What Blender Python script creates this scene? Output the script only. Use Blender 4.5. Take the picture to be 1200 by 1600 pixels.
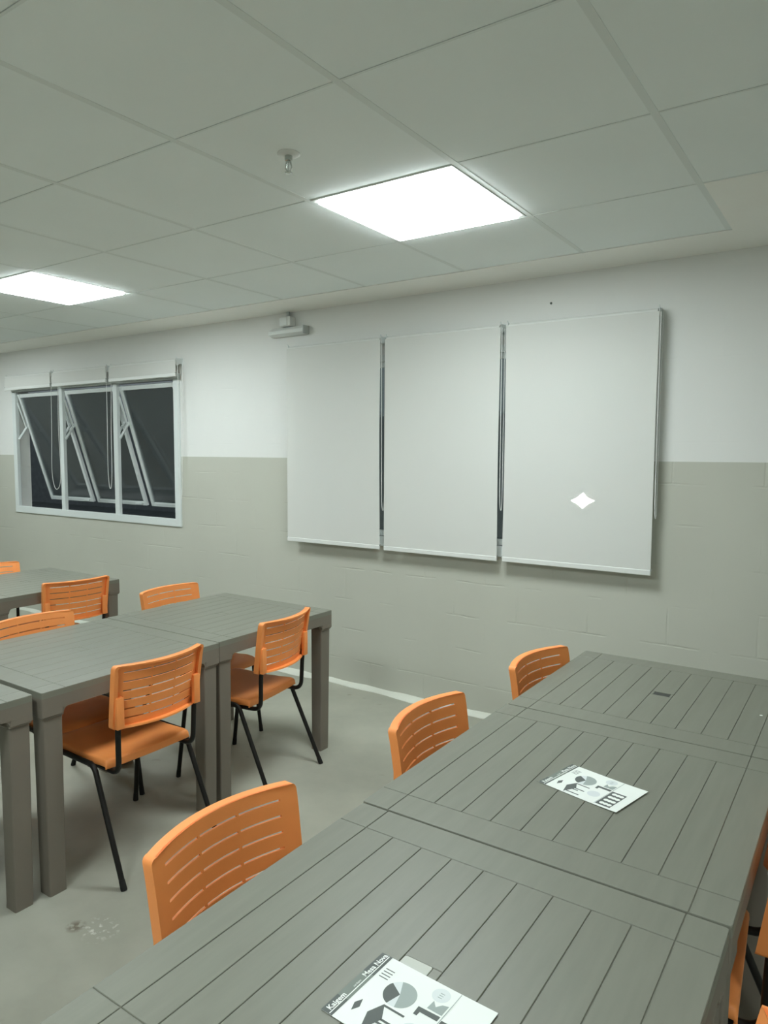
import bpy, bmesh, math, random
from mathutils import Vector, Matrix
random.seed(7)
for o in list(bpy.data.objects):
    bpy.data.objects.remove(o)
SC = bpy.context.scene
COL = SC.collection

# ------------------------------------------------------------------ camera
YAW, PITCH, ROLL = math.radians(34.254), math.radians(-4.7036), math.radians(0.2827)
fw = Vector((-math.sin(YAW), math.cos(YAW), 0)); rt = Vector((math.cos(YAW), math.sin(YAW), 0)); up = Vector((0, 0, 1))
f2 = fw*math.cos(PITCH) + up*math.sin(PITCH); u2 = up*math.cos(PITCH) - fw*math.sin(PITCH)
r3 = rt*math.cos(ROLL) + u2*math.sin(ROLL); u3 = u2*math.cos(ROLL) - rt*math.sin(ROLL)
cam_d = bpy.data.cameras.new('camera'); cam = bpy.data.objects.new('camera', cam_d); COL.objects.link(cam)
M = Matrix((r3, u3, -f2)).transposed().to_4x4(); M.translation = Vector((0, -3.6683, 1.5123))
cam.matrix_world = M
cam_d.sensor_fit = 'HORIZONTAL'; cam_d.sensor_width = 36; cam_d.lens = 1118.32/1200*36
cam_d.clip_start = 0.02
SC.camera = cam

# ------------------------------------------------------------------ light and exposure
PANEL_STRENGTH = 25
PANEL_COLOR = (0.91, 1.0, 1.01)
w = bpy.data.worlds.new('night'); SC.world = w; w.use_nodes = True
w.node_tree.nodes['Background'].inputs[0].default_value = (0.27, 0.32, 0.34, 1)
w.node_tree.nodes['Background'].inputs[1].default_value = 0.42
SC.view_settings.view_transform = 'Standard'; SC.view_settings.look = 'None'
SC.view_settings.gamma = 1; SC.view_settings.use_curve_mapping = False
SC.view_settings.exposure = 0.27

# ------------------------------------------------------------------ materials
def lin(c):
    return tuple(((v/255)/12.92 if v/255 <= 0.04045 else ((v/255+0.055)/1.055)**2.4) for v in c)
def newmat(name):
    m = bpy.data.materials.new(name); m.use_nodes = True
    return m, m.node_tree.nodes, m.node_tree.links, m.node_tree.nodes['Principled BSDF']
def mat(name, c, rough=0.6, metal=0.0, var=0.0, vscale=6.0, bump=0.0, bscale=80.0, spec=0.5, stretch=None):
    m, N, L, b = newmat(name)
    col = lin(c)
    b.inputs['Base Color'].default_value = (*col, 1)
    b.inputs['Roughness'].default_value = rough; b.inputs['Metallic'].default_value = metal
    b.inputs['Specular IOR Level'].default_value = spec
    tc = N.new('ShaderNodeTexCoord'); mp = N.new('ShaderNodeMapping')
    L.new(tc.outputs['Object'], mp.inputs[0])
    if stretch: mp.inputs['Scale'].default_value = stretch
    if var:
        n = N.new('ShaderNodeTexNoise'); n.inputs['Scale'].default_value = vscale; n.inputs['Detail'].default_value = 5
        L.new(mp.outputs[0], n.inputs['Vector'])
        r = N.new('ShaderNodeValToRGB'); r.color_ramp.elements[0].position = 0.3; r.color_ramp.elements[1].position = 0.7
        r.color_ramp.elements[0].color = (*[v*(1-var) for v in col], 1); r.color_ramp.elements[1].color = (*[min(1, v*(1+var)) for v in col], 1)
        L.new(n.outputs[0], r.inputs[0]); L.new(r.outputs[0], b.inputs['Base Color'])
    if bump:
        n2 = N.new('ShaderNodeTexNoise'); n2.inputs['Scale'].default_value = bscale; n2.inputs['Detail'].default_value = 3
        L.new(mp.outputs[0], n2.inputs['Vector'])
        bp = N.new('ShaderNodeBump'); bp.inputs['Strength'].default_value = bump; bp.inputs['Distance'].default_value = 0.002
        L.new(n2.outputs[0], bp.inputs['Height']); L.new(bp.outputs[0], b.inputs['Normal'])
    return m
def emit(name, c, s):
    m = bpy.data.materials.new(name); m.use_nodes = True; N = m.node_tree.nodes; L = m.node_tree.links
    N.remove(N['Principled BSDF']); e = N.new('ShaderNodeEmission'); e.inputs[0].default_value = (*c, 1); e.inputs[1].default_value = s
    L.new(e.outputs[0], N['Material Output'].inputs[0]); return m

PAINT_Z = 1.478
def wall_mat():
    m, N, L, b = newmat('painted_block_wall')
    b.inputs['Roughness'].default_value = 0.62; b.inputs['Specular IOR Level'].default_value = 0.3
    tc = N.new('ShaderNodeTexCoord'); sp = N.new('ShaderNodeSeparateXYZ'); L.new(tc.outputs['Object'], sp.inputs[0])
    gt = N.new('ShaderNodeMath'); gt.operation = 'GREATER_THAN'; gt.inputs[1].default_value = PAINT_Z; L.new(sp.outputs['Z'], gt.inputs[0])
    # slow colour variation of the paint
    n = N.new('ShaderNodeTexNoise'); n.inputs['Scale'].default_value = 1.6; n.inputs['Detail'].default_value = 4; L.new(tc.outputs['Object'], n.inputs['Vector'])
    def ramp(c, d):
        r = N.new('ShaderNodeValToRGB'); r.color_ramp.elements[0].position = .3; r.color_ramp.elements[1].position = .7
        r.color_ramp.elements[0].color = (*[v*(1-d) for v in c], 1); r.color_ramp.elements[1].color = (*[v*(1+d) for v in c], 1)
        L.new(n.outputs[0], r.inputs[0]); return r
    lo = ramp(lin(WALL_LOW), .03); hi = ramp(lin(WALL_HIGH), .012)
    mx = N.new('ShaderNodeMix'); mx.data_type = 'RGBA'
    ry = N.new('ShaderNodeMath'); ry.operation = 'GREATER_THAN'; ry.inputs[1].default_value = .002; L.new(sp.outputs['Y'], ry.inputs[0])
    mxm = N.new('ShaderNodeMath'); mxm.operation = 'MAXIMUM'; L.new(gt.outputs[0], mxm.inputs[0]); L.new(ry.outputs[0], mxm.inputs[1])
    L.new(mxm.outputs[0], mx.inputs[0]); L.new(lo.outputs[0], mx.inputs[6]); L.new(hi.outputs[0], mx.inputs[7])
    # mortar joints, broken up by noise
    cb = N.new('ShaderNodeCombineXYZ'); ad = N.new('ShaderNodeMath'); ad.inputs[1].default_value = 0.022; L.new(sp.outputs['Z'], ad.inputs[0])
    wob = N.new('ShaderNodeTexNoise'); wob.inputs['Scale'].default_value = 3.0; L.new(tc.outputs['Object'], wob.inputs['Vector'])
    wm = N.new('ShaderNodeMath'); wm.operation = 'MULTIPLY_ADD'; wm.inputs[1].default_value = 0.02; L.new(wob.outputs[0], wm.inputs[0]); L.new(ad.outputs[0], wm.inputs[2])
    L.new(sp.outputs['X'], cb.inputs[0]); L.new(wm.outputs[0], cb.inputs[1])
    br = N.new('ShaderNodeTexBrick'); br.inputs['Scale'].default_value = 1; br.inputs['Brick Width'].default_value = .4; br.inputs['Row Height'].default_value = .2
    br.inputs['Mortar Size'].default_value = .006; br.inputs['Mortar Smooth'].default_value = .6
    br.inputs['Color1'].default_value = (1, 1, 1, 1); br.inputs['Color2'].default_value = (1, 1, 1, 1); br.inputs['Mortar'].default_value = (0, 0, 0, 1)
    L.new(cb.outputs[0], br.inputs['Vector'])
    nb = N.new('ShaderNodeTexNoise'); nb.inputs['Scale'].default_value = 4.5; nb.inputs['Detail'].default_value = 4; L.new(tc.outputs['Object'], nb.inputs['Vector'])
    rb = N.new('ShaderNodeValToRGB'); rb.color_ramp.elements[0].position = .50; rb.color_ramp.elements[1].position = .68; L.new(nb.outputs[0], rb.inputs[0])
    iv = N.new('ShaderNodeMath'); iv.operation = 'SUBTRACT'; iv.inputs[0].default_value = 1; L.new(br.outputs['Color'], iv.inputs[1])
    mu = N.new('ShaderNodeMath'); mu.operation = 'MULTIPLY'; L.new(iv.outputs[0], mu.inputs[0]); L.new(rb.outputs[0], mu.inputs[1])
    ng = N.new('ShaderNodeMath'); ng.operation = 'MULTIPLY'; ng.inputs[1].default_value = -1
    fd = N.new('ShaderNodeMapRange'); fd.inputs[3].default_value = 1; fd.inputs[4].default_value = .22; L.new(gt.outputs[0], fd.inputs[0])
    m3 = N.new('ShaderNodeMath'); m3.operation = 'MULTIPLY'; L.new(mu.outputs[0], m3.inputs[0]); L.new(fd.outputs[0], m3.inputs[1]); L.new(m3.outputs[0], ng.inputs[0])
    fn = N.new('ShaderNodeTexNoise'); fn.inputs['Scale'].default_value = 9; fn.inputs['Detail'].default_value = 6; L.new(tc.outputs['Object'], fn.inputs['Vector'])
    sm = N.new('ShaderNodeMath'); sm.operation = 'MULTIPLY_ADD'; sm.inputs[1].default_value = .22; L.new(fn.outputs[0], sm.inputs[0]); L.new(ng.outputs[0], sm.inputs[2])
    bp = N.new('ShaderNodeBump'); bp.inputs['Strength'].default_value = .5; bp.inputs['Distance'].default_value = .0055
    L.new(sm.outputs[0], bp.inputs['Height']); L.new(bp.outputs[0], b.inputs['Normal'])
    L.new(mx.outputs[2], b.inputs['Base Color'])
    return m
def floor_mat():
    m, N, L, b = newmat('polished_concrete')
    tc = N.new('ShaderNodeTexCoord')
    n = N.new('ShaderNodeTexNoise'); n.inputs['Scale'].default_value = 1.7; n.inputs['Detail'].default_value = 7; n.inputs['Roughness'].default_value = .6
    L.new(tc.outputs['Object'], n.inputs['Vector'])
    r = N.new('ShaderNodeValToRGB'); e = r.color_ramp.elements; c = lin(FLOOR_C)
    e[0].position = .3; e[1].position = .72
    e[0].color = (*[v*.80 for v in c], 1); e[1].color = (*[v*1.16 for v in c], 1)
    L.new(n.outputs[0], r.inputs[0])
    # scattered darker spots
    v = N.new('ShaderNodeTexNoise'); v.inputs['Scale'].default_value = 9; v.inputs['Detail'].default_value = 2; L.new(tc.outputs['Object'], v.inputs['Vector'])
    r2 = N.new('ShaderNodeValToRGB'); r2.color_ramp.elements[0].position = .70; r2.color_ramp.elements[1].position = .80
    r2.color_ramp.elements[0].color = (1, 1, 1, 1); r2.color_ramp.elements[1].color = (.72, .70, .66, 1); L.new(v.outputs[0], r2.inputs[0])
    mx = N.new('ShaderNodeMix'); mx.data_type = 'RGBA'; mx.blend_type = 'MULTIPLY'; mx.inputs[0].default_value = 1
    L.new(r.outputs[0], mx.inputs[6]); L.new(r2.outputs[0], mx.inputs[7])
    out = mx.outputs[2]
    fine = N.new('ShaderNodeTexNoise'); fine.inputs['Scale'].default_value = 45; fine.inputs['Detail'].default_value = 4; L.new(tc.outputs['Object'], fine.inputs['Vector'])
    for (sx, sy, rad, colr, thr) in ((-2.03, -2.425, .035, (118, 112, 98), .42), (-1.955, -2.385, .075, (206, 207, 197), .55)):
        d = N.new('ShaderNodeVectorMath'); d.operation = 'DISTANCE'; d.inputs[1].default_value = (sx, sy, 0); L.new(tc.outputs['Object'], d.inputs[0])
        mr = N.new('ShaderNodeMapRange'); mr.inputs[1].default_value = rad; mr.inputs[2].default_value = rad*.4; L.new(d.outputs['Value'], mr.inputs[0])
        th = N.new('ShaderNodeMapRange'); th.inputs[1].default_value = thr; th.inputs[2].default_value = thr+.1; L.new(fine.outputs[0], th.inputs[0])
        mk = N.new('ShaderNodeMath'); mk.operation = 'MULTIPLY'; L.new(mr.outputs[0], mk.inputs[0]); L.new(th.outputs[0], mk.inputs[1])
        m2 = N.new('ShaderNodeMix'); m2.data_type = 'RGBA'; L.new(mk.outputs[0], m2.inputs[0]); L.new(out, m2.inputs[6]); m2.inputs[7].default_value = (*lin(colr), 1); out = m2.outputs[2]
    L.new(out, b.inputs['Base Color'])
    rr = N.new('ShaderNodeMapRange'); rr.inputs[3].default_value = .38; rr.inputs[4].default_value = .6; L.new(n.outputs[0], rr.inputs[0]); L.new(rr.outputs[0], b.inputs['Roughness'])
    b.inputs['Specular IOR Level'].default_value = .35
    return m
def glass_mat():
    m = bpy.data.materials.new('window_glass'); m.use_nodes = True; N = m.node_tree.nodes; L = m.node_tree.links
    N.remove(N['Principled BSDF'])
    t = N.new('ShaderNodeBsdfTransparent'); t.inputs[0].default_value = (.82, .86, .86, 1)
    g = N.new('ShaderNodeBsdfGlossy'); g.inputs['Roughness'].default_value = .03
    d = N.new('ShaderNodeBsdfDiffuse'); d.inputs[0].default_value = (.46, .53, .55, 1)
    f = N.new('ShaderNodeFresnel'); f.inputs[0].default_value = 1.5
    a = N.new('ShaderNodeMixShader'); a.inputs[0].default_value = .14; L.new(t.outputs[0], a.inputs[1]); L.new(d.outputs[0], a.inputs[2])
    mx = N.new('ShaderNodeMixShader'); L.new(f.outputs[0], mx.inputs[0]); L.new(a.outputs[0], mx.inputs[1]); L.new(g.outputs[0], mx.inputs[2])
    L.new(mx.outputs[0], N['Material Output'].inputs[0]); return m
def fabric_mat():
    m = bpy.data.materials.new('blind_screen_fabric'); m.use_nodes = True; N = m.node_tree.nodes; L = m.node_tree.links
    N.remove(N['Principled BSDF'])
    c = (*lin(BLIND_C), 1)
    d = N.new('ShaderNodeBsdfDiffuse'); d.inputs[0].default_value = c
    tl = N.new('ShaderNodeBsdfTranslucent'); tl.inputs[0].default_value = c
    tr = N.new('ShaderNodeBsdfTransparent')
    a = N.new('ShaderNodeMixShader'); a.inputs[0].default_value = .10; L.new(d.outputs[0], a.inputs[1]); L.new(tl.outputs[0], a.inputs[2])
    mx = N.new('ShaderNodeMixShader'); mx.inputs[0].default_value = .2; L.new(a.outputs[0], mx.inputs[1]); L.new(tr.outputs[0], mx.inputs[2])
    tc = N.new('ShaderNodeTexCoord'); wv = N.new('ShaderNodeTexNoise'); wv.inputs['Scale'].default_value = 400; L.new(tc.outputs['Object'], wv.inputs['Vector'])
    bp = N.new('ShaderNodeBump'); bp.inputs['Strength'].default_value = .08; bp.inputs['Distance'].default_value = .001; L.new(wv.outputs[0], bp.inputs['Height']); L.new(bp.outputs[0], d.inputs['Normal'])
    L.new(mx.outputs[0], N['Material Output'].inputs[0]); return m

WALL_LOW = (189, 190, 178); WALL_HIGH = (224, 225, 221); FLOOR_C = (167, 167, 153); BLIND_C = (233, 234, 229)
M_WALL = wall_mat(); M_FLOOR = floor_mat(); M_GLASS = glass_mat(); M_FABRIC = fabric_mat()
M_TILE = mat('ceiling_tile', (240, 246, 245), .8, var=.015, vscale=2, bump=.1, bscale=60)
M_TBAR = mat('ceiling_grid_bar', (228, 234, 232), .7)
M_GAP = mat('ceiling_gap', (60, 62, 60), .9)
M_DRYWALL = mat('plasterboard_white', (248, 248, 243), .7, var=.01)
M_TABLE = mat('taupe_resin', (120, 121, 109), .42, var=.05, vscale=9, bump=.12, bscale=30, spec=.4, stretch=(6, .7, 1))
M_TLEG = mat('taupe_resin_leg', (121, 114, 103), .5, var=.03, vscale=6, bump=.08, bscale=40, spec=.35)
M_PLUG = mat('painted_hole_shade', (52, 54, 50), .6)
M_PLUGL = mat('frosted_plug', (160, 163, 150), .35, spec=.5)
M_ORANGE = mat('orange_polypropylene', (249, 155, 85), .48, var=.025, vscale=14, bump=.06, bscale=180, spec=.4)
M_STEEL = mat('black_painted_steel', (19, 18, 15), .48, spec=.35)
M_RUBBER = mat('black_rubber', (22, 22, 20), .8)
M_ALU = mat('white_aluminium', (214, 220, 218), .4, var=.01)
M_WHITEP = mat('white_plastic', (222, 224, 220), .4)
M_GREYP = mat('grey_plastic', (176, 181, 177), .5)
M_CLEAR = mat('pale_lens_plastic', (226, 230, 227), .3)
M_CHROME = mat('chrome', (190, 194, 190), .2, metal=1)
M_PAPER = mat('white_paper', (236, 240, 234), .7)
M_INKD = mat('dark_grey_ink', (92, 97, 94), .7)
M_INKM = mat('mid_grey_ink', (158, 168, 163), .7)
M_INKL = mat('light_grey_ink', (217, 223, 222), .7)
M_INKG = mat('soft_grey_ink', (122, 130, 122), .7)
M_EXT = mat('exterior_render', (150, 154, 156), .9, var=.15)
M_GROUND = mat('exterior_ground', (110, 114, 114), .9, var=.2)
M_BASE = mat('pale_screed_strip', (214, 216, 204), .7, var=.06, vscale=5)
M_PANEL = emit('panel_diffuser', PANEL_COLOR, PANEL_STRENGTH)
M_LAMP = emit('outdoor_lamp_lens', (1, .97, .86), 420)

# ------------------------------------------------------------------ mesh helpers
def obj(name, bm, m, parent=None, smooth=None, loc=None):
    bmesh.ops.recalc_face_normals(bm, faces=bm.faces)
    me = bpy.data.meshes.new(name); bm.to_mesh(me); bm.free()
    for x in (m if isinstance(m, (list, tuple)) else [m]): me.materials.append(x)
    if smooth is not None:
        for p in me.polygons: p.use_smooth = True
        me.set_sharp_from_angle(angle=math.radians(smooth))
    o = bpy.data.objects.new(name, me); COL.objects.link(o)
    if parent: o.parent = parent
    if loc: o.location = loc
    return o
def thing(name, label, cat, loc=(0, 0, 0), rz=0, group=None):
    o = bpy.data.objects.new(name, None); COL.objects.link(o); o.empty_display_size = .1
    o.location = loc; o.rotation_euler = (0, 0, rz); tag(o, label, cat, group); return o
def tag(o, label, cat, group=None):
    o['label'] = label; o['category'] = cat
    if group: o['group'] = group
    return o
def struct(o, label=None, cat=None):
    o['kind'] = 'structure'
    if label: o['label'] = label
    if cat: o['category'] = cat
    return o
def box(bm, x0, x1, y0, y1, z0, z1, mi=0, bev=0):
    v = [bm.verts.new((x, y, z)) for x in (x0, x1) for y in (y0, y1) for z in (z0, z1)]
    fs = []
    for q in ((0, 1, 3, 2), (4, 6, 7, 5), (0, 4, 5, 1), (2, 3, 7, 6), (0, 2, 6, 4), (1, 5, 7, 3)):
        f = bm.faces.new([v[i] for i in q]); f.material_index = mi; fs.append(f)
    if bev:
        es = list({e for f in fs for e in f.edges})
        r = bmesh.ops.bevel(bm, geom=es, offset=bev, segments=2, affect='EDGES', profile=.5)
        for f in r['faces']: f.material_index = mi
    return fs
def prism(bm, pts, z0, z1, mi=0, inset=0):
    """extrude a closed xy outline from z0 to z1; the top may be inset to give a chamfer."""
    cx = sum(p[0] for p in pts)/len(pts); cy = sum(p[1] for p in pts)/len(pts)
    a = [bm.verts.new((x, y, z0)) for x, y in pts]
    rings = [a]
    if inset:
        rings.append([bm.verts.new((x, y, z1-inset)) for x, y in pts])
        rings.append([bm.verts.new((x - math.copysign(min(inset, abs(x-cx)), x-cx), y - math.copysign(min(inset, abs(y-cy)), y-cy), z1)) for x, y in pts])
    else:
        rings.append([bm.verts.new((x, y, z1)) for x, y in pts])
    n = len(pts)
    for r0, r1 in zip(rings, rings[1:]):
        for i in range(n):
            bm.faces.new((r0[i], r0[(i+1) % n], r1[(i+1) % n], r1[i])).material_index = mi
    bm.faces.new(list(reversed(a))).material_index = mi; bm.faces.new(rings[-1]).material_index = mi
def rrect(x0, x1, y0, y1, r, n=5):
    out = []
    for cx, cy, a0 in ((x1-r, y1-r, 0), (x0+r, y1-r, 90), (x0+r, y0+r, 180), (x1-r, y0+r, 270)):
        for i in range(n+1):
            a = math.radians(a0 + 90*i/n); out.append((cx+r*math.cos(a), cy+r*math.sin(a)))
    return out
def fillet(pts, r, n=6):
    pts = [Vector(p) for p in pts]; out = [pts[0]]
    for i in range(1, len(pts)-1):
        a, b, c = pts[i-1], pts[i], pts[i+1]
        d0 = min(r, (a-b).length*.49); d1 = min(r, (c-b).length*.49)
        p0 = b + (a-b).normalized()*d0; p1 = b + (c-b).normalized()*d1
        for k in range(n+1):
            t = k/n; out.append(p0*(1-t)**2 + b*2*t*(1-t) + p1*t*t)
    out.append(pts[-1]); return out
def tube(bm, pts, r, n=10, mi=0, caps=True, closed=False):
    pts = [Vector(p) for p in pts]; N = len(pts); rings = []
    prev = None
    for i, p in enumerate(pts):
        if closed: t = (pts[(i+1) % N]-pts[i-1]).normalized()
        else: t = (pts[min(i+1, N-1)]-pts[max(i-1, 0)]).normalized()
        if prev is None:
            h = Vector((0, 0, 1)) if abs(t.z) < .9 else Vector((1, 0, 0)); a = t.cross(h).normalized()
        else:
            a = (prev - t*prev.dot(t)).normalized()
        prev = a; b = t.cross(a)
        rr = r[i] if isinstance(r, (list, tuple)) else r
        rings.append([bm.verts.new(p + (a*math.cos(2*math.pi*k/n)+b*math.sin(2*math.pi*k/n))*rr) for k in range(n)])
    pairs = list(zip(rings, rings[1:])) + ([(rings[-1], rings[0])] if closed else [])
    for r0, r1 in pairs:
        for k in range(n): bm.faces.new((r0[k], r0[(k+1) % n], r1[(k+1) % n], r1[k])).material_index = mi
    if caps and not closed:
        bm.faces.new(list(reversed(rings[0]))).material_index = mi; bm.faces.new(rings[-1]).material_index = mi
def shell(bm, G, off, keep=None, mi=0):
    """grid of points G[i][j] thickened by vector off (constant or function), cells dropped where keep is False."""
    R, Cn = len(G), len(G[0])
    top = [[bm.verts.new(p) for p in row] for row in G]
    bot = [[bm.verts.new(Vector(p)+(off(i, j) if callable(off) else Vector(off))) for j, p in enumerate(row)] for i, row in enumerate(G)]
    K = lambda i, j: 0 <= i < R-1 and 0 <= j < Cn-1 and (keep is None or keep(i, j))
    for i in range(R-1):
        for j in range(Cn-1):
            if not K(i, j): continue
            a, b, c, d = (i, j), (i, j+1), (i+1, j+1), (i+1, j)
            q = [a, b, c, d]
            bm.faces.new([top[x][y] for x, y in q]).material_index = mi
            bm.faces.new([bot[x][y] for x, y in reversed(q)]).material_index = mi
            for (p0, p1), nb in (((a, b), (i-1, j)), ((b, c), (i, j+1)), ((c, d), (i+1, j)), ((d, a), (i, j-1))):
                if not K(*nb):
                    bm.faces.new((top[p0[0]][p0[1]], bot[p0[0]][p0[1]], bot[p1[0]][p1[1]], top[p1[0]][p1[1]])).material_index = mi
    bmesh.ops.delete(bm, geom=[v for v in bm.verts if not v.link_faces], context='VERTS')
def lathe(bm, prof, c=(0, 0, 0), n=20, mi=0):
    rings = [[bm.verts.new((c[0]+r*math.cos(2*math.pi*k/n), c[1]+r*math.sin(2*math.pi*k/n), c[2]+z)) for k in range(n)] for r, z in prof]
    for r0, r1 in zip(rings, rings[1:]):
        for k in range(n): bm.faces.new((r0[k], r0[(k+1) % n], r1[(k+1) % n], r1[k])).material_index = mi
    bm.faces.new(list(reversed(rings[0]))).material_index = mi; bm.faces.new(rings[-1]).material_index = mi
def copy_tree(o, parent=None):
    c = o.copy(); COL.objects.link(c)
    if parent: c.parent = parent
    for ch in list(o.children): copy_tree(ch, c)
    return c

# ------------------------------------------------------------------ the setting
XL, XR, YF = -8.6, 2.6, -7.2
ZC = 2.446
WT = 0.14
W1 = (-6.73, -4.40); W2 = (-3.190, -0.916); WZ0, WZ1 = 0.955, 2.078
bm = bmesh.new()
segs = [(XL, W1[0], None), (W1[0], W1[1], 1), (W1[1], W2[0], None), (W2[0], W2[1], 1), (W2[1], XR, None)]
for a, b, h in segs:
    if h is None: box(bm, a, b, 0, WT, 0, ZC+.3)
    else:
        box(bm, a, b, 0, WT, 0, WZ0); box(bm, a, b, 0, WT, WZ1, ZC+.3)
struct(obj('wall_back', bm, M_WALL), 'block wall painted white above and beige below', 'wall')
bm = bmesh.new(); box(bm, XL-.15, XL, YF-.15, WT, 0, ZC+.3); struct(obj('wall_left', bm, M_WALL), 'left side wall outside the view', 'wall')
bm = bmesh.new(); box(bm, XR, XR+.15, YF-.15, WT, 0, ZC+.3); struct(obj('wall_right', bm, M_WALL), 'right side wall outside the view', 'wall')
bm = bmesh.new(); box(bm, XL, XR, YF-.15, YF, 0, ZC+.3); struct(obj('wall_front', bm, M_WALL), 'wall behind the camera', 'wall')
bm = bmesh.new(); box(bm, XL-.15, XR+.15, YF-.15, WT, -.1, 0); struct(obj('floor', bm, M_FLOOR), 'grey concrete floor', 'floor')
# pale screed strip along the foot of the wall
bm = bmesh.new()
n = 120; G = []
for i in range(n+1):
    x = XL + (XR-XL)*i/n; d = .055 + .012*math.sin(x*5.1)+.008*math.sin(x*13.7+1); h = .016+.003*math.sin(x*21)
    G.append([(x, -d, 0.0005), (x, -d+.006, .007), (x, -.012, h), (x, -.0005, h+.003)])
shell(bm, G, (0, 0, -.0004))
struct(obj('baseboard_back', bm, M_BASE, smooth=60), 'pale strip where the back wall meets the floor', 'baseboard')

# ceiling: lay-in tiles, grid bars, plasterboard margin by the wall
CX, DX = -0.543, 0.6215
YE, L3, DY = -0.330, -0.944, 0.6187
def lights_cells():
    return {(-2, 0), (-6, 0), (-10, 0), (-2, 4), (-6, 4), (2, 4)}  # first two are seen; the other four are added to light the room
CELLS = lights_cells()
bm = bmesh.new()
g = .0022; tb = .011
kx0 = -12; kx1 = 5
ny = 10
def cell(kx, ky):
    x0 = CX+DX*kx; x1 = x0+DX
    if ky < 0: return x0, x1, L3, YE
    y1 = L3-DY*ky; return x0, x1, y1-DY, y1
for kx in range(kx0, kx1+1):
    for ky in range(-1, ny):
        if (kx, ky) in CELLS: continue
        if ky < 0 and kx >= 0: continue
        x0, x1, y0, y1 = cell(kx, ky)
        x0 = max(x0, XL+.02); x1 = min(x1, XR-.02)
        if x1-x0 < .05: continue
        box(bm, x0+tb-.002, x1-tb+.002, y0+tb-.007, y1-.0014, ZC+.0006, ZC+.015, 0)
# bars
y_lo = L3-DY*ny
for kx in range(kx0, kx1+2):
    x = CX+DX*kx
    if XL < x < XR-.02: box(bm, x-tb, x+tb, y_lo, YE if kx <= 0 else L3, ZC-.0005, ZC+.012, 1)
for ky in range(0, ny+1):
    y = L3-DY*ky
    for kx in range(kx0, kx1+1):
        xa = CX+DX*kx+tb; xb = xa+DX-2*tb
        if xa < XL or xb > XR: continue
        box(bm, xa-.001, xb+.001, y+.0004, y+tb-.003, ZC-.0004, ZC+.012, 1)
box(bm, XL, XR, YF, 0, ZC+.03, ZC+.05, 2)            # dark void above the tiles
# plasterboard margin
box(bm, XL, CX+.012, YE+.003, 0, ZC-.002, ZC+.03, 3)
box(bm, CX+.012, XR, L3+.004, 0, ZC-.002, ZC+.03, 3)
struct(obj('ceiling', bm, [M_TILE, M_TBAR, M_GAP, M_DRYWALL]), 'suspended ceiling of square tiles with a plasterboard margin', 'ceiling')

# ------------------------------------------------------------------ windows
def make_window(idx, xr, open_deg, label, dm=0):
    root = bpy.data.objects.new('window_%d' % idx, None); COL.objects.link(root); root.location = ((xr[0]+xr[1])/2, 0, WZ0)
    struct(root, label, 'window')
    W = xr[1]-xr[0]; H = WZ1-WZ0; hw = W/2
    fr = .052; mu = .027
    bm = bmesh.new()
    y0, y1 = -.012, .022
    box(bm, -hw-.02, hw+.02, y0, y1, -.02, fr-.012, bev=.004); box(bm, -hw-.02, hw+.02, y0, y1, H-.010, H+.03, bev=.004)
    box(bm, -hw-.02, -hw+fr-.015, y0, y1, fr-.014, H-.012, bev=.004); box(bm, hw-fr+.005, hw+.02, y0, y1, fr-.014, H-.012, bev=.004)
    iw = W - 2*fr + .01
    xs = [-hw+fr-.015]
    m1, m2 = -hw + W/3, -hw + 2*W/3 + dm
    for m_ in (m1, m2): box(bm, m_-mu, m_+mu, y0+.002, y1, fr-.014, H-.012, bev=.004)
    obj('window_frame', bm, M_ALU, root)
    bays = [(-hw+fr-.015, m1-mu), (m1+mu, m2-mu), (m2+mu, hw-fr+.005)]
    hz = H-.034 if open_deg > 2 else H-.008; L = hz - fr + .008
    a = math.radians(open_deg)
    for (b0, b1) in bays:
        piv = bpy.data.objects.new('sash', None)
        bm = bmesh.new(); b0_, b1_ = b0+.006, b1-.006; rw = .034
        box(bm, b0_, b0_+rw, 0, .026, -L, 0, bev=.003); box(bm, b1_-rw, b1_, 0, .026, -L, 0, bev=.003)
        box(bm, b0_+rw, b1_-rw, 0, .026, -rw, 0, bev=.003); box(bm, b0_+rw, b1_-rw, 0, .026, -L, -L+rw, bev=.003)
        s = obj('sash', bm, M_ALU, root); s.location = (0, .006, hz); s.rotation_euler = (a, 0, 0)
        bm = bmesh.new(); box(bm, b0_+rw-.004, b1_-rw+.004, .011, .015, -L+rw-.004, -rw+.004)
        obj('pane', bm, M_GLASS, s)
        if open_deg > 2:
            for xx in (b0+.004, b1-.004):
                bm = bmesh.new()
                # friction stay: bars folding between jamb and sash, in the sash's own frame
                def loc(y, z):       # from window frame coordinates to sash coordinates
                    p = Vector((0, y-.006, z-hz)); p.rotate(Matrix.Rotation(-a, 3, 'X')); return Vector((xx, p.y, p.z))
                P = Vector((xx, .013, -.30)); J = loc(.012, hz-.42); K = loc(.012, hz-.08); Q = J.lerp(P, .8)
                tube(bm, [J, P], .011, 6); tube(bm, [K, Q], .009, 6)
                obj('stay_arm', bm, M_ALU, s)
        bm = bmesh.new(); xc = b1_-.10
        box(bm, xc-.045, xc+.045, -.008, 0, -L+.008, -L+.022, bev=.002)
        obj('latch', bm, M_ALU, s)
    return root
make_window(1, W1, 17.0, 'three-bay white window with tilted open panes, left of the blinds')
make_window(2, W2, 0.0, 'three-bay window behind the three lowered blinds', .045)

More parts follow.
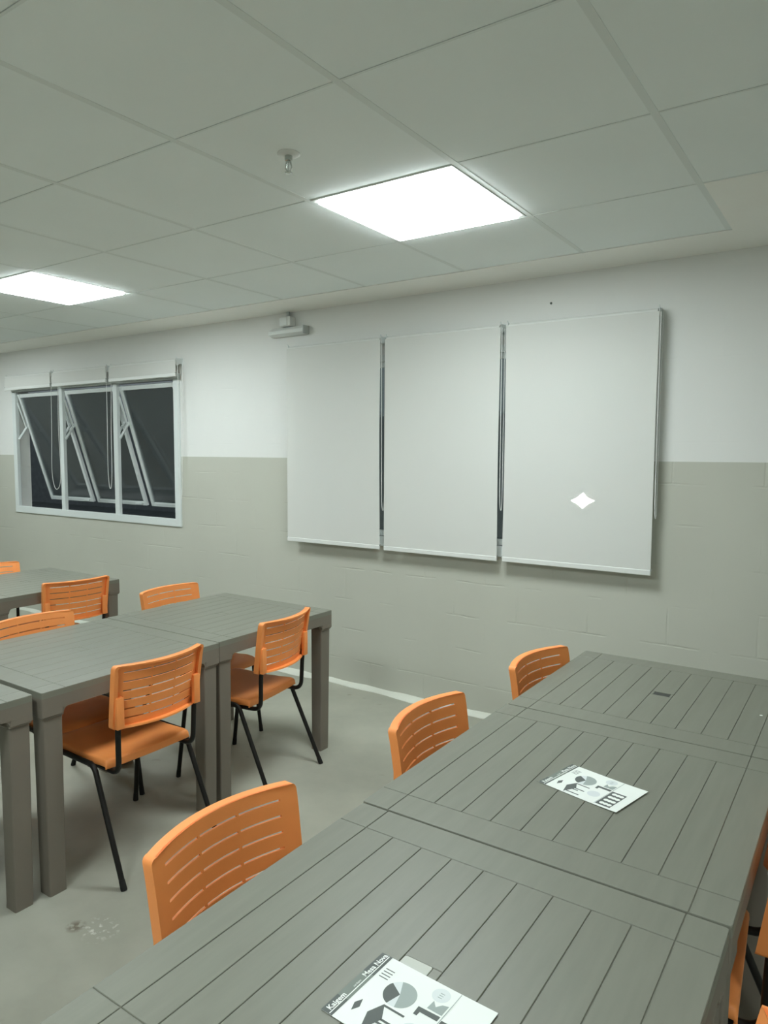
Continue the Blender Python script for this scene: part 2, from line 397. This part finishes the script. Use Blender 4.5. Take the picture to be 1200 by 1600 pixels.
# ------------------------------------------------------------------ outside, at night
bm = bmesh.new(); box(bm, -30, 15, WT+.02, 30, -.14, -.1); o = obj('ground', bm, M_GROUND); struct(o, 'dark ground outside the windows', 'ground')
bm = bmesh.new(); box(bm, -26, 12, 9.0, 9.3, -.12, 2.3); o = obj('wall_outside', bm, M_EXT); struct(o, 'dim boundary wall outside the windows', 'wall')
lx, ly, lz = -2.09, 2.5, 1.103
t = thing('outdoor_lamp', 'bright lamp outside, its star glare shaped into the lens, behind the right lowered blind', 'lamp', (lx, ly, -.1))
bm = bmesh.new(); lathe(bm, [(.09, 0), (.09, .02), (.03, .03), (.03, lz+.1-.09)]); obj('pole', bm, M_STEEL, t, 40)
bm = bmesh.new(); box(bm, -.09, .09, 0.005, .09, lz+.1-.09, lz+.1+.09, bev=.01); obj('lamp_head', bm, M_STEEL, t)
bm = bmesh.new()
pts = []
for k in range(48):
    a = 2*math.pi*k/48; c, s = math.cos(a), math.sin(a)
    pts.append((math.copysign(abs(c)**2.6, c)*.100, math.copysign(abs(s)**2.6, s)*.075))  # star points imitate diffraction glare, built into the lens outline
fr_ = [bm.verts.new((x, -.004, lz+.1+z)) for x, z in pts]; bk_ = [bm.verts.new((x, .004, lz+.1+z)) for x, z in pts]
for k in range(48): bm.faces.new((fr_[k], fr_[(k+1) % 48], bk_[(k+1) % 48], bk_[k]))
bm.faces.new(fr_); bm.faces.new(list(reversed(bk_)))
ln = obj('lens', bm, M_LAMP, t)
t.rotation_euler = (0, 0, math.atan2(lx, -(ly+3.668))+math.pi if False else math.atan2(-lx, ly+3.668))

# ------------------------------------------------------------------ roller blinds
ZT = 2.208
def blind(x0, x1, zbot, label, rolled, chain):
    w_ = x1-x0; xc = (x0+x1)/2
    t = thing('roller_blind', label, 'blind', (xc, 0, zbot), 0, 'rolled up blinds' if rolled else 'lowered blinds')
    z = lambda a: a - zbot
    rr = .026 if rolled else .021
    zc = ZT-.02; yc = -.048
    yfab = yc-rr-.001
    bm = bmesh.new()
    n = 20; tube(bm, [(-w_/2+.012, yc, z(zc)), (w_/2-.012, yc, z(zc))], rr, 20); obj('roller_tube', bm, M_WHITEP, t, 40)
    # fabric with faintly wavy edges
    bm = bmesh.new(); G = []
    nz, nx = 26, 10
    ph = random.random()*6
    for i in range(nz+1):
        f_ = i/nz; zz = z(zc+rr*.2)*(1-f_) + .022*f_
        row = []
        for j in range(nx+1):
            s = j/nx*2-1
            bow = 0 if rolled else .004*math.sin(math.pi*f_)*math.cos(ph+f_*3)
            ex = 0 if rolled else -.0025*math.sin(math.pi*min(1, f_*1.05))*s
            row.append((s*(w_/2-.002)+ex*1.0, yfab+bow*(s*s)-.001*(1 if abs(s) > .97 else 0), zz))
        G.append(row)
    shell(bm, G, (0, .0012, 0)); obj('fabric', bm, M_FABRIC, t, 60)
    bm = bmesh.new(); box(bm, -w_/2+.002, w_/2-.002, yfab-.005, yfab+.008, 0, .026, bev=.003); obj('bottom_bar', bm, M_WHITEP, t)
    for s in (-1, 1):
        bm = bmesh.new(); xx = s*(w_/2-.002)
        box(bm, xx-.003, xx+.003, yfab-.004, yfab+.009, .022, .032); obj('end_cap', bm, M_GREYP, t)
        bm = bmesh.new(); xb = s*(w_/2-.006)
        box(bm, xb-.0015, xb+.0015, yc-.012, 0, z(ZT-.036), z(ZT+.004), bev=.0008); box(bm, min(xb, xb-s*.02), max(xb, xb-s*.02), -.003, 0, z(ZT-.045), z(ZT+.012)); tube(bm, [(xb, yc-.008, z(ZT)), (xb, yc-.016, z(ZT+.014))], .003, 6); obj('bracket', bm, M_ALU, t)
    # bead chain loop on the right end
    zl, wd, sl = chain
    bm = bmesh.new(); xa = w_/2+.004
    if wd < .01:
        pts = [(xa, yc-.018, z(zc)), (xa, yc-.016, z((zc+zl)/2)), (xa+.001, yc-.014, z(zl+.06)), (xa+.002, yc-.006, z(zl)), (xa+.004, yc+.006, z(zl)), (xa+.002, yc+.015, z(zl+.07)), (xa, yc+.018, z(zc))]
    else:
        pts = [(xa-wd*.25+sl, yc-.018, z(zc)), (xa-wd*.35+sl, yc-.02, z(zc-.5)), (xa-wd*.5+sl, yc-.02, z(zl+.16)), (xa-wd*.3+sl, yc-.018, z(zl+.03)), (xa+sl, yc-.014, z(zl)), (xa+wd*.4+sl, yc-.012, z(zl+.05)), (xa+wd*.45+sl, yc-.008, z(zl+.2)), (xa+wd*.2+sl, yc+.0, z(zc-.5)), (xa+wd*.1+sl, yc+.018, z(zc))]
    tube(bm, fillet(pts, .09, 5), .0024, 6); obj('chain', bm, M_WHITEP, t, 60)
    return t
blind(-3.236, -2.480, .921, 'lowered white roller blind, left of the three, beside the emergency light', False, (1.16, 0, 0))
blind(-2.452, -1.692, .919, 'lowered white roller blind, middle of the three', False, (1.2, 0, 0))
blind(-1.664, -.870, .921, 'lowered white roller blind, right of the three, with a bright light showing through', False, (1.2, 0, 0))
blind(-6.745, -5.995, 2.076, 'rolled-up white blind above the left bay of the open window', True, (1.17, .13, .03))
blind(-5.970, -5.190, 2.076, 'rolled-up white blind above the middle bay of the open window', True, (1.2, .04, .0))
blind(-5.155, -4.335, 2.076, 'rolled-up white blind above the right bay of the open window', True, (1.15, .03, .015))

# ------------------------------------------------------------------ ceiling lights, sprinkler, emergency light
def ceiling_light(kx, ky, label):
    x0, x1, y0, y1 = cell(kx, ky); cx, cy = (x0+x1)/2, (y0+y1)/2-.006
    t = thing('ceiling_light', label, 'ceiling light', (cx, cy, ZC), 0, 'square ceiling light panels')
    a, b = .299, .278
    bm = bmesh.new()
    for q in ((-a, a, b, a), (-a, a, -a, -b), (-a, -b, -b, b), (b, a, -b, b)): box(bm, q[0], q[1], q[2], q[3], -.003, .012, bev=.001)
    obj('frame', bm, M_WHITEP, t)
    bm = bmesh.new(); box(bm, -b, b, -b, b, -.013, .008, bev=.003); obj('diffuser', bm, M_PANEL, t)
    return t
ceiling_light(-2, 0, 'square lit ceiling panel above the lowered blinds, the nearer bright one')
ceiling_light(-6, 0, 'square lit ceiling panel at the left edge, above the open window side')
ceiling_light(-10, 0, 'added unseen ceiling panel for room light, beyond the left edge of the view')  # out of view, added for room light
ceiling_light(-2, 4, 'added unseen ceiling panel lighting the room from just behind the camera')  # unseen panel added to light the room from behind
ceiling_light(-6, 4, 'added unseen ceiling panel for room light behind the camera, further left')  # another unseen panel added for overall light
ceiling_light(2, 4, 'added unseen ceiling panel brightening the room behind the camera, further right')  # unseen, added to lift the right side

t = thing('sprinkler', 'small metal fire sprinkler head hanging from the ceiling', 'sprinkler', (-1.562, -1.916, ZC))
bm = bmesh.new(); lathe(bm, [(.036, .001), (.036, -.002), (.028, -.006), (.012, -.007)], n=28); obj('escutcheon', bm, M_WHITEP, t, 40)
bm = bmesh.new(); lathe(bm, [(.012, -.006), (.012, -.022), (.009, -.024), (.009, -.03)], n=16); obj('body', bm, M_CHROME, t, 40)
bm = bmesh.new()
for s in (-1, 1): tube(bm, [(s*.009, 0, -.028), (s*.012, 0, -.042), (s*.003, 0, -.056)], .0024, 6)
obj('frame_arms', bm, M_CHROME, t, 40)
bm = bmesh.new(); tube(bm, [(0, 0, -.03), (0, 0, -.054)], .0022, 8); obj('glass_bulb', bm, M_CLEAR, t, 40)
bm = bmesh.new(); lathe(bm, [(.004, -.054), (.012, -.057), (.012, -.059), (.003, -.061)], n=16); obj('deflector', bm, M_CHROME, t, 40)

t = thing('emergency_light', 'flat white emergency light unit on the wall above the left lowered blind', 'emergency light', (-3.255, 0, 2.31))
bm = bmesh.new(); box(bm, -.155, .155, -.03, 0, -.025, .035, bev=.006); obj('body', bm, M_WHITEP, t)
bm = bmesh.new()
P = [(-.03, .033), (-.058, .012), (-.062, -.012), (-.03, -.024)]
for s in (-1, 1): pass
va = [bm.verts.new((-.15, y, z)) for y, z in P]; vb = [bm.verts.new((.15, y, z)) for y, z in P]
for k in range(4): bm.faces.new((va[k], va[(k+1) % 4], vb[(k+1) % 4], vb[k]))
bm.faces.new(va); bm.faces.new(list(reversed(vb))); obj('lens_cover', bm, M_CLEAR, t)
bm = bmesh.new(); box(bm, .152, .158, -.06, -.002, -.022, .03, bev=.002); obj('end_cap', bm, M_GREYP, t)
t = thing('junction_box', 'small white box on the wall just above the emergency light', 'box', (-3.262, 0, 2.347))
bm = bmesh.new(); box(bm, -.05, .045, -.055, 0, 0, .062, bev=.005); obj('body', bm, M_WHITEP, t)
bm = bmesh.new(); box(bm, -.046, .02, -.059, -.055, .005, .057, bev=.0015); obj('cover', bm, M_CLEAR, t)
bm = bmesh.new(); tube(bm, [(.0, -.02, .06), (.0, -.02, .098)], .012, 12); obj('conduit', bm, M_GREYP, t, 40)
bm = bmesh.new(); bmesh.ops.create_uvsphere(bm, u_segments=10, v_segments=6, radius=.006)
o = obj('wall_screw', bm, M_INKD, smooth=60, loc=(-1.441, -.002, 2.302)); tag(o, 'tiny dark screw in the white wall above the right lowered blind', 'screw')

# ------------------------------------------------------------------ tables
TH = .718
def make_table(sx, sy, hole):
    t = bpy.data.objects.new('dining_table', None); COL.objects.link(t); t.empty_display_size = .1
    hx, hy = sx/2, sy/2
    bm = bmesh.new(); zt = TH; zg = TH-.0019
    prism(bm, rrect(-hx, hx, -hy, hy, .006), TH-.022, zg)
    gap = .0009; e = .085; pw = sx/11
    ox, oy = (-.008, .005) if hole == 'pale' else (0, 0)
    def piece(x0, x1, y0, y1, cx=0, cy=0):
        ax0 = x0 + (gap if x0 > -hx+.001 else 0.0006); ax1 = x1 - (gap if x1 < hx-.001 else 0.0006)
        ay0 = y0 + (gap if y0 > -hy+.001 else 0.0006); ay1 = y1 - (gap if y1 < hy-.001 else 0.0006)
        r = .006
        if cx and cy:
            pts = []
            corners = [(ax1, ay1, 1, 1, 0), (ax0, ay1, -1, 1, 90), (ax0, ay0, -1, -1, 180), (ax1, ay0, 1, -1, 270)]
            for X, Y, sx_, sy_, a0 in corners:
                if sx_ == cx and sy_ == cy:
                    for k in range(6):
                        a = math.radians(a0+18*k); pts.append((X-sx_*r+r*math.cos(a), Y-sy_*r+r*math.sin(a)))
                else: pts.append((X, Y))
        else: pts = [(ax1, ay1), (ax0, ay1), (ax0, ay0), (ax1, ay0)]
        prism(bm, pts, zg-.001, zt, inset=.0008)
    for k in range(11):
        x0 = -hx+pw*k; x1 = x0+pw
        if k == 5:
            hw_, hh_ = .026, .017
            piece(x0, x1, -hy+e, oy-hh_+gap); piece(x0, x1, oy+hh_-gap, hy-e)
            piece(x0, ox-hw_+gap, oy-hh_, oy+hh_); piece(ox+hw_-gap, x1, oy-hh_, oy+hh_)
        else: piece(x0, x1, -hy+e, hy-e)
    for s in (-1, 1):
        ya, yb = (hy-e, hy) if s > 0 else (-hy, -hy+e)
        piece(-hx+pw, hx-pw, ya, yb)
        piece(-hx, -hx+pw, ya, yb, -1, s); piece(hx-pw, hx, ya, yb, 1, s)
    obj('tabletop', bm, M_TABLE, t)
    # apron ring
    bm = bmesh.new(); o_ = rrect(-hx, hx, -hy, hy, .006); i_ = rrect(-hx+.02, hx-.02, -hy+.02, hy-.02, .004)
    z0, z1 = TH-.066, TH-.0215; n = len(o_)
    R = [[bm.verts.new((x, y, z)) for x, y in q] for q, z in ((o_, z0), (o_, z1), (i_, z1), (i_, z0))]
    for a in range(4):
        A, B = R[a], R[(a+1) % 4]
        for k in range(n): bm.faces.new((A[k], A[(k+1) % n], B[(k+1) % n], B[k]))
    obj('apron', bm, M_TLEG, t)
    lw = .076
    for s in (-1, 1):
        for u in (-1, 1):
            bm = bmesh.new()
            def lv(xo, xi, r, z):
                X = sorted((s*xo[0], s*xi[0])); Y = sorted((u*xo[1], u*xi[1])); return rrect(X[0], X[1], Y[0], Y[1], r, 3), z
            secs = [((hx, hy), .0, TH-.066), ((hx, hy), .0, TH-.086), ((hx-.003, hy-.003), .0, TH-.089), ((hx-.003, hy-.003), .0, TH-.0925), ((hx-.008, hy-.008), .0, TH-.096), ((hx-.013, hy-.013), 0, .02), ((hx-.014, hy-.014), .002, 0)]
            rings = []
            for k, (o2, d, z) in enumerate(secs):
                wd = lw if k < 4 else (lw-.008 if k == 4 else lw-.014)
                q, _ = lv(o2, (o2[0]-wd, o2[1]-wd), .0055 if k < 2 else .006, z)
                rings.append([bm.verts.new((x, y, z)) for x, y in q])
            for r0, r1 in zip(rings, rings[1:]):
                for k in range(len(r0)): bm.faces.new((r0[k], r0[(k+1) % len(r0)], r1[(k+1) % len(r0)], r1[k]))
            bm.faces.new(rings[0]); bm.faces.new(list(reversed(rings[-1])))
            # small gusset in the inner corner under the apron
            gx, gy = hx-lw, hy-lw
            for (ax, ay, dx, dy) in ((gx, hy-.02, -1, 0), (hx-.02, gy, 0, -1)):
                L_ = .022
                pts = [(0, 0), (L_, 0), (L_*.45, -L_*.16), (L_*.16, -L_*.45), (0, -L_)]
                f0, f1 = [], []
                for a, b in pts:
                    if dx: f0.append(bm.verts.new((s*(ax-a), u*(ay), TH-.066+b))); f1.append(bm.verts.new((s*(ax-a), u*(ay+.018), TH-.066+b)))
                    else: f0.append(bm.verts.new((s*(ax), u*(ay-a), TH-.066+b))); f1.append(bm.verts.new((s*(ax+.018), u*(ay-a), TH-.066+b)))
                m_ = len(pts)
                for k in range(m_): bm.faces.new((f0[k], f0[(k+1) % m_], f1[(k+1) % m_], f1[k]))
                bm.faces.new(f0); bm.faces.new(list(reversed(f1)))
            obj('leg', bm, M_TLEG, t, 35)
    bm = bmesh.new()
    if hole == 'dark':
        prism(bm, rrect(-.0255, .0255, -.0165, .0165, .004), TH-.01, TH-.0010)  # solid plug, coloured dark for the shade inside the hole
        o = obj('hole_plug', bm, M_PLUG, t); o['label'] = 'dark plug painted as the shaded parasol hole in the table centre'
    elif hole == 'pale':
        prism(bm, rrect(ox-.0255, ox+.0255, oy-.0165, oy+.0165, .004), TH-.01, TH+.0006, inset=.0008)
        o = obj('hole_plug', bm, M_PLUGL, t); o['label'] = 'pale frosted plug over the parasol hole'
    else:
        prism(bm, rrect(-.0255, .0255, -.0165, .0165, .004), TH-.01, TH-.0003, inset=.001); obj('hole_plug', bm, M_TABLE, t)
    return t
TABS = [
    # x0, x1, y0, y1, hole, label
    (-.925, -.157, -1.604, -.850, 'dark', 'taupe plank table nearest the blinds in the right row, with a dark centre hole'),
    (-.928, -.156, -2.388, -1.608, 'plain', 'taupe plank table in the middle of the right row, under the far leaflet'),
    (-.922, -.159, -3.166, -2.393, 'pale', 'taupe plank table in the foreground of the right row, under the near leaflet'),
    (-3.003, -2.230, -1.620, -.858, 'plain', 'taupe plank table at the wall end of the middle row'),
    (-2.998, -2.222, -2.402, -1.625, 'plain', 'taupe plank table in the middle row, nearer than the one by the wall'),
    (-3.010, -2.236, -3.196, -2.424, 'plain', 'taupe table cut by the left edge, only its near corner showing'),
    (-4.630, -3.858, -1.712, -.938, 'plain', 'taupe table far left in the back row, below the open window'),
]
for x0, x1, y0, y1, hole, lab in TABS:
    t = make_table(x1-x0, y1-y0, hole); t.location = ((x0+x1)/2, (y0+y1)/2, 0); tag(t, lab, 'table', 'taupe plank tables')

# ------------------------------------------------------------------ chairs
def make_chair():
    t = bpy.data.objects.new('dining_chair', None); COL.objects.link(t); t.empty_display_size = .1
    # --- seat
    bm = bmesh.new()
    prof = [(-.158, .386), (-.161, .400), (-.160, .413), (-.154, .420), (-.142, .422), (-.10, .420), (-.03, .416), (.05, .416), (.11, .419), (.16, .422), (.20, .419), (.224, .410), (.238, .397), (.243, .384)]
    us = [-1, -.985, -.955, -.9, -.75, -.5, -.25, 0, .25, .5, .75, .9, .955, .985, 1]
    G = []
    for i, (y, z) in enumerate(prof):
        row = []
        for u in us:
            hw = .184 + .008*max(0, min(1, (y+.16)/.3))
            dip = -.009*(1-u*u) if 3 <= i <= 10 else -.004*(1-u*u)
            side = {1: -.025, .985: -.007, .955: -.0015}.get(abs(u), 0)
            row.append((u*hw, y, z+dip+side*max(0, min(1, (z-.386)/.03))))
        G.append(row)
    def off(i, j):
        y, z = prof[i]
        if i < 3: return Vector((0, .005, 0))
        if i > 11: return Vector((0, -.005, -.001))
        return Vector((-.004*us[j] if abs(us[j]) > .99 else 0, 0, -.005))
    shell(bm, G, off)
    obj('seat', bm, M_ORANGE, t, 50)
    # --- backrest
    ZT_, ZB_ = .775, .541; Hh = ZT_-ZB_; R_ = .013; SAG = .046
    def hw_at(d):
        h = .193 - .006*d/Hh
        e = min(d, Hh-d)
        if e < R_: h -= R_ - math.sqrt(max(0, R_*R_-(R_-e)**2))
        return h
    def yf(s, d):
        return -.217 + .033*d/Hh - SAG*(1-s*s) - (.010*max(0, 1-d/.06)**2)*.3
    rows = [0, .001, .0035, .008, .0135]
    slots = []
    for k in range(6):
        c = .030 + .0342*k; slots.append((c-.0026, c+.0026)); rows += [c-.0026, c+.0026]
        if k < 5: rows.append(c+.017)
    rows += [Hh-.0135, Hh-.008, Hh-.0035, Hh-.001, Hh]
    rows = sorted(rows)
    ss = [-1, -.97, -.92, -.86, -.80, -.72, -.62, -.5, -.4, -.33, -.285, -.258, -.17, -.08, 0, .08, .17, .258, .285, .33, .4, .5, .62, .72, .80, .86, .92, .97, 1]
    G = [[(s*hw_at(d), yf(s, d), ZT_-d) for s in ss] for d in rows]
    def keep(i, j):
        mid = (rows[i]+rows[i+1])/2
        if any(a < mid < b for a, b in slots):
            s = (ss[j]+ss[j+1])/2
            if abs(s) < .80 and not (.258 < abs(s) < .285): return False
        return True
    bm = bmesh.new(); shell(bm, G, (0, -.005, 0), keep)
    # raised rim round the back of the panel
    loop = [(s, 0) for s in ss] + [(1, d) for d in rows[1:]] + [(s, Hh) for s in reversed(ss[:-1])] + [(-1, d) for d in reversed(rows[1:-1])]
    A, B, C_, D = [], [], [], []
    for s, d in loop:
        x, y, z = s*hw_at(d), yf(s, d), ZT_-d
        cx_, cz_ = -math.copysign(1, x)*(.0065+.008*min(1, min(d, Hh-d)/.03) if abs(s) > .985 else .0065*abs(x)/.193), (ZT_-Hh/2-z)/(Hh/2)*.0065
        A.append(bm.verts.new((x, y-.0002, z))); B.append(bm.verts.new((x*1.006, y-.026, z)))
        C_.append(bm.verts.new((x+cx_, y-.026, z+cz_))); D.append(bm.verts.new((x+cx_, yf(max(-1, min(1, (x+cx_)/hw_at(d))), min(Hh, max(0, ZT_-z-cz_)))-.0035, z+cz_)))
    n = len(loop)
    for P, Q in ((A, B), (B, C_), (C_, D), (D, A)):
        for k in range(n): bm.faces.new((P[k], P[(k+1) % n], Q[(k+1) % n], Q[k]))
    # sockets that take the back tubes
    for s in (-1, 1):
        x = s*.168
        box(bm, x-.016, x+.014, -.2345, -.2155, ZB_+.004, ZB_+.118, bev=.004)
        tube(bm, [(x, -.2345, ZB_+.06), (x, -.2355, ZB_+.06)], .004, 8)
    obj('backrest', bm, M_ORANGE, t, 40)
    # --- frame
    r = .0098; zr = .396
    bm = bmesh.new()
    for s in (-1, 1): tube(bm, [(s*.200, -.05, zr), (s*.200, .10, zr)], r, 12, caps=False)
    for y in (-.075, .10): tube(bm, [(-.200, y, zr-.006), (.200, y, zr-.006)], r*.9, 10)
    obj('seat_frame', bm, M_STEEL, t, 50)
    for s in (-1, 1):
        bm = bmesh.new(); tube(bm, fillet([(s*.160, -.05, .374), (s*.164, -.206, .377), (s*.168, -.212, ZB_+.0), (s*.168, -.216, ZB_+.03)], .042, 7), r, 12)
        obj('back_support', bm, M_STEEL, t, 50)
        for path in ([(s*.200, -.05, zr), (s*.200, -.112, zr), (s*.211, -.288, .002)], [(s*.200, .10, zr), (s*.200, .185, zr), (s*.209, .234, .002)]):
            bm = bmesh.new(); tube(bm, fillet(path, .03, 7), r, 12)
            lg = obj('leg', bm, M_STEEL, t, 50)
            p0, p1 = Vector(path[1]), Vector(path[2]); d = (p1-p0).normalized()
            bm = bmesh.new(); tube(bm, [p1-d*.032, p1-d*.003, Vector((p1.x, p1.y, 0))], [.0104, .0112, .011], 12)
            obj('foot_cap', bm, M_RUBBER, lg, 50)
    return t
CH = [
    # x, y, heading (0 = facing -x), label
    (-2.351, -2.003, 1.1, 'whole orange chair seen from behind at the middle row, the nearer of the two there'),
    (-2.409, -1.292, -8.2, 'whole orange chair seen from behind at the wall-end table of the middle row'),
    (-4.010, -1.247, 8.1, 'orange chair seen from behind at the far left table below the open window'),
    (-.820, -2.692, 181.1, 'large orange chair back tucked behind the foreground table'),
    (-.795, -1.925, 180.4, 'orange chair back against the pale floor strip, behind the table with the far leaflet'),
    (-.745, -1.247, 187.6, 'small orange chair back by the beige wall, at the right row table nearest the blinds'),
    (-2.836, -1.950, 179.6, 'orange chair on the far side of the middle row, cut by the left edge'),
    (-2.911, -1.123, 178.1, 'orange chair against the beige wall on the far side of the wall-end middle table'),
    (-4.500, -1.300, 181.0, 'orange chair back at the far left edge, beyond the table below the open window'),
    (-.339, -2.000, -4.0, 'orange chair at the right edge with its seat slid under the tables'),
    (-.306, -2.815, 0.0, 'orange chair in the bottom right corner, only a corner of its back showing'),
]
proto = make_chair()
for i, (x, y, a, lab) in enumerate(CH):
    c = proto if i == 0 else copy_tree(proto)
    c.location = (x, y, 0); c.rotation_euler = (0, 0, math.radians(90-a)); tag(c, lab, 'chair', 'orange slotted chairs')

# ------------------------------------------------------------------ leaflets
def text_bm(bm, txt, size, x, y, z, mi, bold=0.0):
    cu = bpy.data.curves.new('t', 'FONT'); cu.body = txt; cu.size = size; cu.offset = bold; cu.resolution_u = 2
    o = bpy.data.objects.new('t', cu); COL.objects.link(o)
    dg = bpy.context.evaluated_depsgraph_get(); me = bpy.data.meshes.new_from_object(o.evaluated_get(dg))
    n0 = len(bm.verts); nf = len(bm.faces)
    bm.from_mesh(me); bm.verts.ensure_lookup_table(); bm.faces.ensure_lookup_table()
    for v in bm.verts[n0:]: v.co = Vector((v.co.x+x, v.co.y+y, z))
    for f in bm.faces[nf:]: f.material_index = mi
    bpy.data.objects.remove(o); bpy.data.meshes.remove(me); bpy.data.curves.remove(cu)
def leaflet(loc, sdir, label, curl, W=.146, H=.206):
    # local x = reading direction, local y = up the sheet; origin at the top-left corner
    t = thing('leaflet', label, 'leaflet', loc, math.atan2(sdir[1], sdir[0]), 'printed leaflets on the tables')
    lift = lambda x, y: .0014 + curl*(max(0, (-y/H-.62)/.38)**1.5*.5 + .3*max(0, (x/W-.6))**2*(-y/H))
    bm = bmesh.new()
    G = [[(W*i/10, -H*j/16, lift(W*i/10, -H*j/16)) for i in range(11)] for j in range(17)]
    shell(bm, G, (0, 0, -.0003)); obj('sheet', bm, M_PAPER, t, 60)
    bm = bmesh.new()
    def poly(pts, mi, dz=.0003):
        vs = [bm.verts.new((a*W, -b*H, lift(a*W, -b*H)+dz)) for a, b in pts]; bm.faces.new(vs).material_index = mi
    def disc(a, b, r, mi, a0=0, a1=360, dz=.0003):
        n = 24; pts = [(a+r/W*math.cos(math.radians(a0+(a1-a0)*k/n)), b-r/H*math.sin(math.radians(a0+(a1-a0)*k/n))) for k in range(n+(0 if a1-a0 >= 360 else 1))]
        if a1-a0 < 360: pts.append((a, b))
        poly(pts, mi, dz)
    for q in range(12): poly([(q/12, 0), ((q+1)/12, 0), ((q+1)/12, .098), (q/12, .098)], 4 if 3 <= q <= 7 else 0)
    poly([(.01, .068), (.99, .068), (.99, .076), (.01, .076)], 3, .0005)
    # four short bars, diamond, pie, table, upright figure with grey wedge, pale discs, rule
    for k in range(4): poly([(.70+.042*k, .125), (.712+.042*k, .125), (.712+.042*k, .205), (.70+.042*k, .205)], 0)
    poly([(.17, .17), (.27, .145), (.35, .175), (.25, .20)], 0)
    disc(.62, .36, .0255, 2, dz=.0002); disc(.62, .36, .0255, 0, 60, 165); disc(.62, .36, .0255, 1, 195, 385)
    poly([(.02, .325), (.25, .27), (.43, .325), (.26, .39)], 0)
    for (a, b0, b1) in ((.41, .33, .50), (.25, .38, .50), (.08, .34, .50), (.20, .37, .44)): poly([(a-.012, b0), (a+.014, b0), (a+.014, b1), (a-.012, b1)], 0)
    poly([(.50, .53), (.61, .525), (.62, .70), (.555, .70), (.555, .56), (.50, .56)], 0)
    poly([(.64, .58), (.76, .585), (.70, .625), (.76, .655), (.78, .70), (.64, .70)], 1)
    disc(.86, .60, .014, 2); disc(.30, .60, .015, 2)
    for k in range(3): poly([(.82+.03*k, .585), (.83+.03*k, .585), (.83+.03*k, .62), (.82+.03*k, .62)], 1, .0005)
    poly([(.03, .712), (.99, .712), (.99, .718), (.03, .718)], 1)
    poly([(.05, .722), (.59, .722), (.59, .90), (.05, .90)], 0)
    for i in range(4):
        for j in range(3): disc(.13+.127*i, .775+.044*j, .0058, 3, dz=.0005)
    obj('print', bm, [M_INKD, M_INKM, M_INKL, M_PAPER, M_INKG], t)
    bm = bmesh.new()
    text_bm(bm, 'Kaigem', .0125, .006, -.0125, .0022, 0, .0003)
    text_bm(bm, 'Mesa Nova', .0125, W*.60, -.0125, .0022, 0, .0003)
    text_bm(bm, 'cardapio', .005, W*.42, -.0115, .0022, 0)
    obj('header_text', bm, M_PAPER, t)
    return t
leaflet((-.632, -2.068, TH), (.030, .127), 'white printed leaflet on the middle table of the right row, further from the camera', .004)
leaflet((-.613, -2.922, TH), (.007, .147), 'white printed leaflet on the foreground table, cut by the bottom edge', .002)
bm = bmesh.new(); prism(bm, [(0, 0), (.008, .002), (.006, .009), (-.001, .007)], 0, .001)
o = obj('paper_scrap', bm, M_PAPER, loc=(-.247, -1.26, TH)); tag(o, 'tiny white speck of paper on the right row table nearest the blinds', 'scrap')
